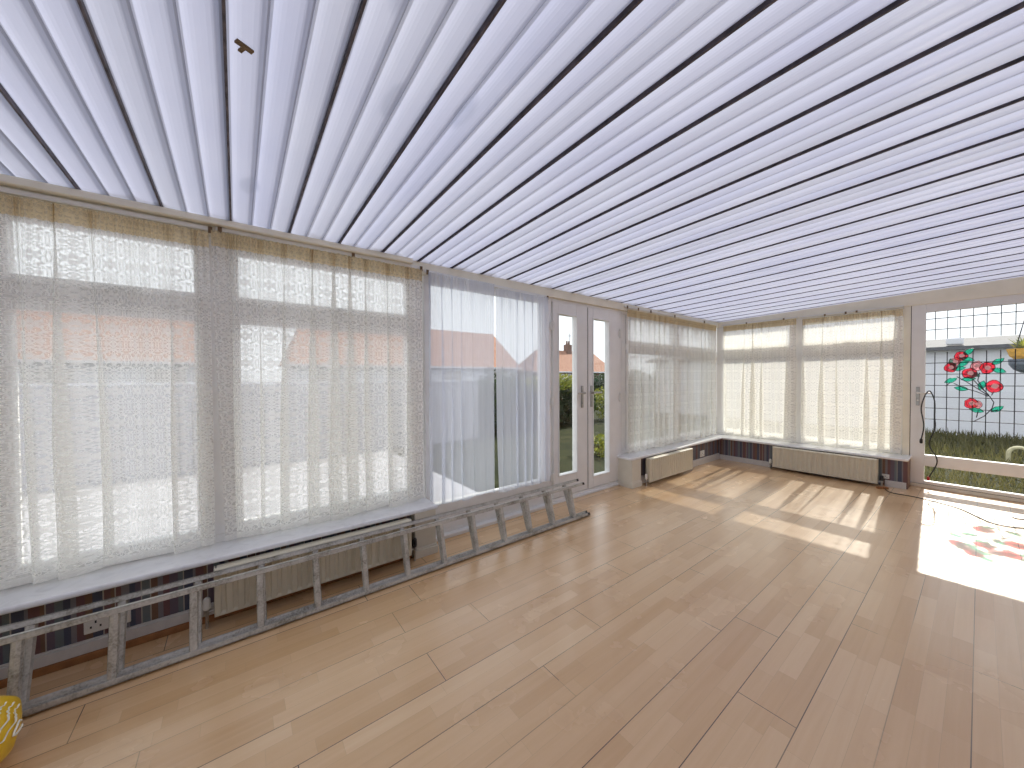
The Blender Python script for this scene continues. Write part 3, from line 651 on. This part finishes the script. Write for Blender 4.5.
# ------------------------------------------------------------------ ladder: two aluminium sections lying on edge
AX_Y = Vector((0,1,0))
def ladder(xb, y0, y1, label, ytop_shift, W=.292, D=.034, tilt=14):
    root = empty('ladder', (xb, (y0+y1)/2, 0)); th = math.radians(tilt)
    AX_W = Vector((-math.sin(th), 0, math.cos(th))); AX_N = Vector((math.cos(th), 0, math.sin(th)))
    O = Vector((xb, 0, .0005))     # wall-side bottom corner
    def cen(w, n, y): return O + AX_W*w + AX_N*n + AX_Y*y
    for w, sgn in ((.012, 1), (W-.012, -1)):
        b = MB(); ym, hl = (y0+y1)/2, (y1-y0)/2
        b.obox(cen(w - sgn*.0085, D/2, ym), (AX_W, AX_N, AX_Y), (.0035, D/2, hl))       # outer web
        b.obox(cen(w, .004, ym), (AX_W, AX_N, AX_Y), (.012, .004, hl)); b.obox(cen(w, D-.004, ym), (AX_W, AX_N, AX_Y), (.012, .004, hl))   # flanges
        b.obox(cen(w - sgn*.005, D/2, ym), (AX_W, AX_N, AX_Y), (.004, .008, hl))
        st = b.build('stile', M['alu'], root, bevel=.002)
        for ye in (y0, y1):
            f = MB(); s = 1 if ye == y1 else -1
            f.obox(cen(w, D/2, ye + s*.012), (AX_W, AX_N, AX_Y), (.0115, D/2-.001, .016)); f.build('end_cap', M['black'], st, bevel=.003)
    y = y0; k = 0
    n = int((y1 - y0)/.2508)
    for k in range(n+1):
        yy = y1 - .158 - .2508*k
        if yy < y0+.05: break
        b = MB()
        # D-shaped ribbed rung
        prof = [(-.014,-.016),(.014,-.016),(.016,-.006),(.0125,-.002),(.016,.004),(.012,.015),(.0,.018),(-.012,.015),(-.016,.004),(-.0125,-.002),(-.016,-.006)]
        P0 = [cen(.020, D/2 + q*.85, yy + p) for p, q in prof]; P1 = AX_W*(W-.040)
        b.prism([tuple(p) for p in P0], P1); b.build('rung', M['alu'], root, bevel=.001)
    tag(root, label, 'ladder', 'ladder sections'); return root
ladder(.283, -1.02, 2.495, 'weathered aluminium ladder section lying on edge, the one facing the room', 0, tilt=14)
ladder(.247, -1.02, 2.505, 'weathered aluminium ladder section lying on edge behind, nearer the sill', 0, tilt=21.5, W=.314)

# ------------------------------------------------------------------ yellow sack in the near left corner
def sack():
    vs, fs = [], []; n1, n2 = 28, 40; c = Vector((.572,-.892,.10)); hx, hy, hz = .24,.30,.10
    sg = lambda v, e: math.copysign(abs(v)**e, v)
    for i in range(n1+1):
        ph = -PI/2 + PI*i/n1
        for j in range(n2):
            t = 2*PI*j/n2
            x = hx*sg(math.cos(ph),.7)*sg(math.cos(t),.55); y = hy*sg(math.cos(ph),.7)*sg(math.sin(t),.55); z = hz*sg(math.sin(ph),.8)
            wr = 1 + .02*math.sin(9*t+3*ph) + .015*math.sin(17*t)
            vs.append((c.x+x*wr, c.y+y*wr, max(.001, c.z+z*(1+.06*math.sin(5*t+x*20)))))
    for i in range(n1):
        for j in range(n2): fs.append((i*n2+j, i*n2+(j+1)%n2, (i+1)*n2+(j+1)%n2, (i+1)*n2+j))
    b = MB(); b.add(vs, fs); o = b.build('plastic_sack', M['sack'], smooth=True)
    tag(o, 'bright yellow plastic sack with white printed lines beside the ladder end', 'sack')
    return o
sk = sack()
def on_sack(u, v):
    # u runs round the sack (radians), v is height angle; a little proud of the film
    c = Vector((.572,-.892,.10)); hx, hy, hz_ = .24,.30,.10; sg = lambda q, e: math.copysign(abs(q)**e, q)
    x = hx*sg(math.cos(v),.7)*sg(math.cos(u),.55); y = hy*sg(math.cos(v),.7)*sg(math.sin(u),.55); z = hz_*sg(math.sin(v),.8)
    wr = 1.012 + .02*math.sin(9*u+3*v) + .015*math.sin(17*u)
    return Vector((c.x+x*wr, c.y+y*wr, max(.004, c.z+z*1.02*(1+.06*math.sin(5*u+x*20)))))
rs = random.Random(4)
for row in range(4):
    v = .28 + .15*row; b = MB(); u = 1.46
    b.tube([on_sack(u + .42*q/16, v + .02*math.sin(q*2.1)) for q in range(17)], [.0016 + .0012*rs.random() for q in range(17)], 5)
    b.build('printed_line', M['print'], sk)
b = MB(); b.tube([on_sack(1.60+.035*math.cos(q*.52), .12+.07*math.sin(q*.52)) for q in range(11)], .003, 5); b.build('printed_mark', M['print'], sk)

# ------------------------------------------------------------------ cables
def smooth_path(P, n=8):
    P = [Vector(p) for p in P]; out = []
    for i in range(len(P)-1):
        p0, p1, p2, p3 = P[max(i-1,0)], P[i], P[i+1], P[min(i+2,len(P)-1)]
        for k in range(n):
            t = k/n; out.append(.5*((2*p1) + (-p0+p2)*t + (2*p0-5*p1+4*p2-p3)*t*t + (-p0+3*p1-3*p2+p3)*t**3))
    out.append(P[-1]); return out
HY = YF-.054; hz = HZ+.033
b = MB(); b.tube(smooth_path([(2.058,HY-.02,.55),(2.075,HY-.018,.70),(2.054,HY-.018,.88),(2.072,HY-.017,1.0),(2.098,HY-.010,hz+.014),(2.122,HY-.010,hz+.014),(2.150,HY-.016,.97),(2.152,HY-.016,.80),(2.155,HY-.016,.68),(2.115,HY-.01,.50),(2.165,HY-.01,.37),(2.168,HY-.01,.28),(2.112,HY-.012,.125)]), .0055, 8)
o = b.build('cable', M['black'], smooth=True); tag(o, 'black cable looped over the handle of the rose door', 'cable')
b = MB(); b.lathe((2.112,HY-.012,.095),(0,0,1),[(0,.006),(.01,.011),(.035,.011),(.045,.006)],10); b.build('plug', M['red'], o)
b = MB(); b.lathe((2.057,HY-.02,.50),(0,0,1),[(0,.008),(.01,.013),(.045,.012),(.055,.006)],10); b.build('connector', M['black'], o)
b = MB(); b.tube(smooth_path([(1.815,5.70,.012),(1.84,5.60,.006),(1.90,5.525,.0052),(2.053,5.52,.0052),(2.21,5.45,.0052),(2.347,5.348,.0052),(2.45,5.16,.0052),(2.52,5.05,.0052),(2.60,5.025,.0052),(2.69,5.09,.0052),(2.85,5.28,.0052),(3.0,5.3,.0052)]), .0042, 8)
o = b.build('cable', M['black'], smooth=True); tag(o, 'thin dark cable snaking across the sunlit floor by the rose door', 'cable')
b = MB(); b.tube(smooth_path([(2.635,5.39,.0052),(2.66,5.365,.0052),(2.72,5.40,.0052),(2.9,5.48,.0052)]), .0042, 8)
tag(b.build('cable', M['black'], smooth=True), 'short loose cable end on the floor nearest the rose door', 'cable')
b = MB(); b.obox((1.80,5.665,.012), ((.8,.6,0),(-.6,.8,0),(0,0,1)), (.05,.016,.011)); tag(b.build('adaptor', M['timber'], bevel=.003), 'small brown adaptor on the floor where the dark cable begins', 'adaptor')

# ------------------------------------------------------------------ T-shaped bracket on the ceiling
TX, TY = 1.222, .030
b = MB(); zt = zc(TX)+.0005
b.obox((TX, TY, zt-.003), ((-.42,.9,0),(.9,.42,0),(0,0,1)), (.021,.0075,.003)); b.obox((TX-.012, TY-.004, zt-.003), ((.9,.42,0),(-.42,.9,0),(0,0,1)), (.015,.005,.0028))
tag(b.build('ceiling_bracket', M['brass'], bevel=.001), 'small brown T-shaped bracket screwed to the white roof sheets', 'bracket')

# ------------------------------------------------------------------ outside
GZ = -.13
b = MB(); b.box(-60, 40, -40, 70, GZ-.3, GZ-.02); o = b.build('garden_lawn', M['lawn']); structure(o)
b = MB(); b.box(-4.6, -.25, -14, 2.3, GZ-.02, GZ); structure(b.build('garden_path', M['paving']))
# fence across the garden on the left
def fence(x, y0, y1, z1):
    root = empty('garden_fence', (x, (y0+y1)/2, GZ)); y = y0
    b = MB(); k = 0
    while y < y1: b.box(x, x+.02, y, y+.135, GZ, z1 + .01*((k*7) % 3)); y += .145; k += 1
    b.build('board_panel', M['fence'], root)
    y = y0
    while y <= y1: 
        b = MB(); b.box(x-.09, x-.001, y-.05, y+.05, GZ-.1, z1+.06); b.build('post', M['fence'], root); y += 1.83
    b = MB(); b.box(x-.001, x+.035, y0, y1, z1+.012, z1+.045); b.build('capping_rail', M['render_wall'], root)
    tag(root, 'silvery boarded garden fence seen through the left lace curtains', 'fence')
fence(-4.6, -14, 4.3, 1.17)
# bungalows beyond
def bungalow(x, y0, y1, ze, zr, dx, hip, label, wall, chim=None, group='houses beyond the garden'):
    root = empty('bungalow', (x, (y0+y1)/2, GZ))
    b = MB(); b.box(x-2*dx+.3, x-.3, y0+.3, y1-.3, GZ, ze+.02); b.build('wall', wall, root)
    b = MB(); R0, R1 = y0+hip, y1-hip
    v = [(x,y0,ze),(x,y1,ze),(x-2*dx,y1,ze),(x-2*dx,y0,ze),(x-dx,R0,zr),(x-dx,R1,zr)]
    b.add(v, [(0,1,5,4),(2,3,4,5),(1,2,5),(3,0,4),(0,3,2,1)]); b.build('roof', M['tiles'], root)
    b = MB(); b.box(x, x+.12, y0, y1, ze-.12, ze+.02); b.build('gutter', M['render_wall'], root)
    n = max(2, int((y1-y0)/4))
    for k in range(n):
        yy = y0 + (y1-y0)*(k+.5)/n; b = MB(); b.box(x-.31, x-.26, yy-.9, yy+.9, .7, min(ze-.3,2.0)); wo = b.build('window', M['render_wall'], root)
        b = MB(); b.box(x-.262, x-.25, yy-.82, yy+.82, .78, min(ze-.38,1.92)); b.build('pane', M['pebble'], wo)
    if chim:
        yc, zt = chim; b = MB(); b.box(x-dx-.35, x-dx+.35, yc-.45, yc+.45, zr-.6, zt); c = b.build('chimney', M['brick'], root)
        for q in (-.2,.2):
            b = MB(); b.lathe((x-dx, yc+q, zt), (0,0,1), [(0,.14),(.45,.11),(.5,.13)], 10); b.build('chimney_pot', M['brick'], c)
        b = MB(); b.tube([(x-dx,yc+.38,zt-.3),(x-dx,yc+.38,zt+1.6)], .03, 6); 
        for q in range(5): b.tube([(x-dx,yc+.1+.14*q,zt+1.5),(x-dx+.01,yc+.1+.14*q,zt+1.0)], .012, 5)
        b.tube([(x-dx,yc,zt+1.25),(x-dx,yc+.8,zt+1.25)], .015, 5); b.build('aerial', M['slate'], c)
    tag(root, label, 'house', group); return root
bungalow(-25, 2.6, 22.2, 2.25, 5.75, 3.0, 1.3, 'bungalow with clay roof seen through the voile curtains', M['render_wall'])
bungalow(-25, -22, -1.0, 2.25, 5.6, 3.0, 1.3, 'bungalow with clay roof seen through the nearest lace curtain', M['render_wall'])
bungalow(-30, 28, 44.0, 2.05, 4.95, 2.2, 2.6, 'orange roofed bungalow with chimney seen through the french doors', M['brick'], (36.3,5.8))
# plants
def foliage(root, name, mat, cs, n, size, seed):
    r = random.Random(seed); b = MB()
    for (cx, cy, cz, rx, ry, rz) in cs:
        for _ in range(n):
            while True:
                p = Vector((r.uniform(-1,1), r.uniform(-1,1), r.uniform(-1,1)))
                if .35 < p.length < 1: break
            p = p*(.75+.25*r.random()) if p.length < .8 else p
            c = Vector((cx+p.x*rx, cy+p.y*ry, cz+p.z*rz)); d = Vector((r.gauss(0,1), r.gauss(0,1), r.gauss(0,.7))).normalized(); u = d.orthogonal().normalized()
            w = d.cross(u); s = size*r.uniform(.6,1.3)
            b.add([c-u*s, c+w*s*.45-u*s*.1, c+u*s, c-w*s*.45-u*s*.1], [(0,1,2,3)])
    return b.build(name, mat, root)
def stems(root, cs, seed):
    r = random.Random(seed)
    for (cx, cy, cz, rx, ry, rz) in cs:
        for _ in range(3):
            b = MB(); b.tube([(cx+r.uniform(-.15,.15)*rx, cy+r.uniform(-.2,.2)*ry, GZ-.05),(cx+r.uniform(-.4,.4)*rx, cy+r.uniform(-.4,.4)*ry, cz),(cx+r.uniform(-.7,.7)*rx, cy+r.uniform(-.7,.7)*ry, cz+.7*rz)], [.025,.016,.006], 6); b.build('stem', M['twig'], root)
hd = empty('hedge', (-5.2,6.9,GZ)); cs = [(-5.3,5.2+.62*i,.52+.04*math.sin(i*2.1),.85,.62,.74) for i in range(6)]
foliage(hd, 'foliage', M['hedge'], cs, 2600, .055, 1); stems(hd, cs, 2); tag(hd, 'dark green hedge seen through the left french door', 'hedge')
cs = [(-4.75,6.5,1.10,.5,.5,.25),(-4.8,7.2,1.14,.5,.6,.24),(-4.75,7.9,1.05,.45,.5,.3)]  # yellower leaf material along the top of the hedge
foliage(hd, 'top_leaves', M['bush'], cs, 420, .05, 3)['label'] = 'yellow-green leaves on top of the hedge'
bs = empty('shrub', (-5,9.3,GZ)); cs = [(-5.0,9.55,.45,.5,.5,.55),(-5.1,10.1,.35,.5,.5,.45)]
foliage(bs, 'foliage', M['bush'], cs, 700, .05, 5); stems(bs, cs, 6); tag(bs, 'loose yellow-leaved shrub seen through the right french door', 'shrub', 'garden shrubs')
fl = empty('flower_clump', (-1.75,5.2,GZ)); cs = [(-1.75,5.15,.02,.34,.34,.20),(-1.9,5.6,.0,.3,.3,.16)]
foliage(fl, 'foliage', M['bush'], cs, 260, .05, 7); stems(fl, cs, 8); tag(fl, 'low yellowish plant just outside the right french door', 'plant')
bk = empty('hedge', (-14,18,GZ)); cs = [(-14+1.6*i,19+.5*i,.75,1.1,1.1,.95) for i in range(7)]
foliage(bk, 'foliage', M['hedge'], cs, 1500, .10, 9); stems(bk, cs, 10); tag(bk, 'farther dark hedge below the orange roof', 'hedge')
tw = empty('shrub', (-12,9.5,GZ)); cs = [(-12.5,10.4,.9,.7,1.0,1.0),(-12.6,12.2,.8,.7,1.0,.9)]
foliage(tw, 'foliage', M['hedge'], cs, 900, .08, 12); stems(tw, cs, 13); tag(tw, 'grey bush seen through the right voile curtain', 'shrub', 'garden shrubs')
# outbuilding beyond the rose door
sd = empty('outbuilding', (3,14.6,GZ))
b = MB(); b.box(-5.5, 8, 13.4, 16.5, GZ-.05, 1.86); b.build('wall', M['render_wall'], sd)
b = MB(); b.prism([(-5.8,13.2,1.85),(-5.8,13.2,1.93),(-5.8,14.9,2.22),(-5.8,16.7,1.93),(-5.8,16.7,1.85)], (14.0,0,0)); b.build('roof', M['shed_roof'], sd)
tag(sd, 'low white outbuilding with grey roof behind the rose door', 'outbuilding')
b = MB(); b.box(1.95, 2.21, 13.20, 13.40, 1.967, 2.13); tag(b.build('plastic_tub', M['render_wall'], bevel=.03), 'pale tub on the grey roof edge of the outbuilding', 'tub')
# rough grass beyond the rose door
r = random.Random(5); b = MB()
for _ in range(16000):
    x, y = r.uniform(.6,5.5), 6.35 + 6.9*r.random()**1.1; h = r.uniform(.05,.17)*(1.25 if y > 10 else 1); a = r.uniform(0,6.28); w = .006+.004*(y-6)/3; lx, ly = r.gauss(0,.05), r.gauss(0,.05)
    b.add([(x-w*math.cos(a),y-w*math.sin(a),GZ-.03),(x+w*math.cos(a),y+w*math.sin(a),GZ-.03),(x+lx,y+ly,GZ-.02+h)], [(0,1,2)])
tag(b.build('rough_grass', M['dry']), 'rough dry grass growing outside the rose door', 'grass', kind='stuff')
yb = empty('shrub', (3.15,8.0,GZ)); cs = [(3.12,8.0,.06,.34,.34,.26),(3.3,8.5,.1,.4,.4,.3)]
foliage(yb, 'foliage', M['bush'], cs, 420, .045, 15); stems(yb, cs, 16); tag(yb, 'yellow-leaved low shrub outside the rose door at the right', 'shrub', 'garden shrubs')
# half hoop of pale stone standing in the grass
b = MB(); b.tube([(2.93,9.6,GZ-.04)] + [(2.83+.10*math.cos(PI*k/14), 9.6, .02+.11*math.sin(PI*k/14)) for k in range(15)] + [(2.73,9.6,GZ-.04)], .026, 10)
tag(b.build('garden_hoop', M['stone'], smooth=True), 'pale yellowish stone hoop half buried in the rough grass', 'garden ornament')
HBX, HBY = 2.86, 9.6
# hanging basket
hb = empty('hanging_basket', (HBX,HBY,1.2))
b = MB(); b.lathe((HBX,HBY,1.40),(0,0,1),[(0,.085),(.06,.14),(.17,.17)],20); b.build('liner', M['yellow_pot'], hb)
b = MB(); b.lathe((HBX,HBY,1.20),(0,0,1),[(0,.03),(.05,.10),(.13,.145),(.21,.15)],20); b.build('pot', M['bluepot'], hb)
b = MB()
for k in range(3): b.tube([(HBX+.165*math.cos(2.1*k),HBY+.165*math.sin(2.1*k),1.56),(HBX,HBY,2.05)], .004, 6)
b.tube([(HBX,HBY,2.05),(HBX,HBY,2.3),(HBX,HBY-.5,2.42),(HBX,HBY-1.2,2.42)], .010, 8); b.build('hanger', M['black'], hb)
b = MB(); r = random.Random(3)
for _ in range(46):
    a = r.uniform(0,6.28); el = r.uniform(.1,1.3); l = r.uniform(.16,.27); c = Vector((HBX,HBY,1.55)); d = Vector((math.cos(a)*math.cos(el), math.sin(a)*math.cos(el), math.sin(el))); s = Vector((-math.sin(a),math.cos(a),0))*.012
    b.add([c-s, c+s, c+d*l*.6+s, c+d*l, c+d*l*.6-s], [(0,1,2,3,4)])
b.build('spiky_leaves', M['bush'], hb); tag(hb, 'hanging basket of spiky leaves outside the rose door', 'hanging basket'); hb.location.z += .09

# ------------------------------------------------------------------ light
w = bpy.data.worlds.new('sky'); sc.world = w; w.use_nodes = True; nt = w.node_tree; nt.nodes.clear()
bg = nt.nodes.new('ShaderNodeBackground'); wo = nt.nodes.new('ShaderNodeOutputWorld'); nt.links.new(bg.outputs[0], wo.inputs[0])
bg.inputs[0].default_value = (.92,.955,1,1); bg.inputs[1].default_value = 1.35
sun = bpy.data.lights.new('sun', 'SUN'); sun.energy = 8.0; sun.color = (1,.94,.83); sun.angle = math.radians(.6)
so = bpy.data.objects.new('sun', sun); COL.objects.link(so); so.location = (2, 12, 8)
to_sun = Vector((-.149, 2.72, 1.965)).normalized()
so.rotation_euler = to_sun.to_track_quat('Z', 'Y').to_euler()

# ------------------------------------------------------------------ camera
yaw, pitch, roll = math.radians(52.512), math.radians(-.933), math.radians(-.318)
cy, sy = math.cos(yaw), math.sin(yaw)
fw = Vector((-sy*math.cos(pitch), cy*math.cos(pitch), math.sin(pitch))); rt = Vector((cy, sy, 0)); upv = rt.cross(fw)
r2 = rt*math.cos(roll) + upv*math.sin(roll); u2 = -rt*math.sin(roll) + upv*math.cos(roll)
cam = bpy.data.cameras.new('camera'); cam.sensor_width = 36; cam.lens = 359.113/1024*36; cam.clip_start = .02; cam.clip_end = 300
co = bpy.data.objects.new('camera', cam); COL.objects.link(co)
mat = Matrix((( r2.x,u2.x,-fw.x,PAR[0]),( r2.y,u2.y,-fw.y,PAR[1]),( r2.z,u2.z,-fw.z,PAR[2]),(0,0,0,1))); co.matrix_world = mat
sc.camera = co
vs = sc.view_settings; vs.view_transform = 'Standard'; vs.look = 'None'; vs.exposure = 0.1; vs.gamma = 1; vs.use_curve_mapping = False
sc.cycles.transparent_max_bounces = 24; sc.cycles.max_bounces = 12; sc.cycles.diffuse_bounces = 6
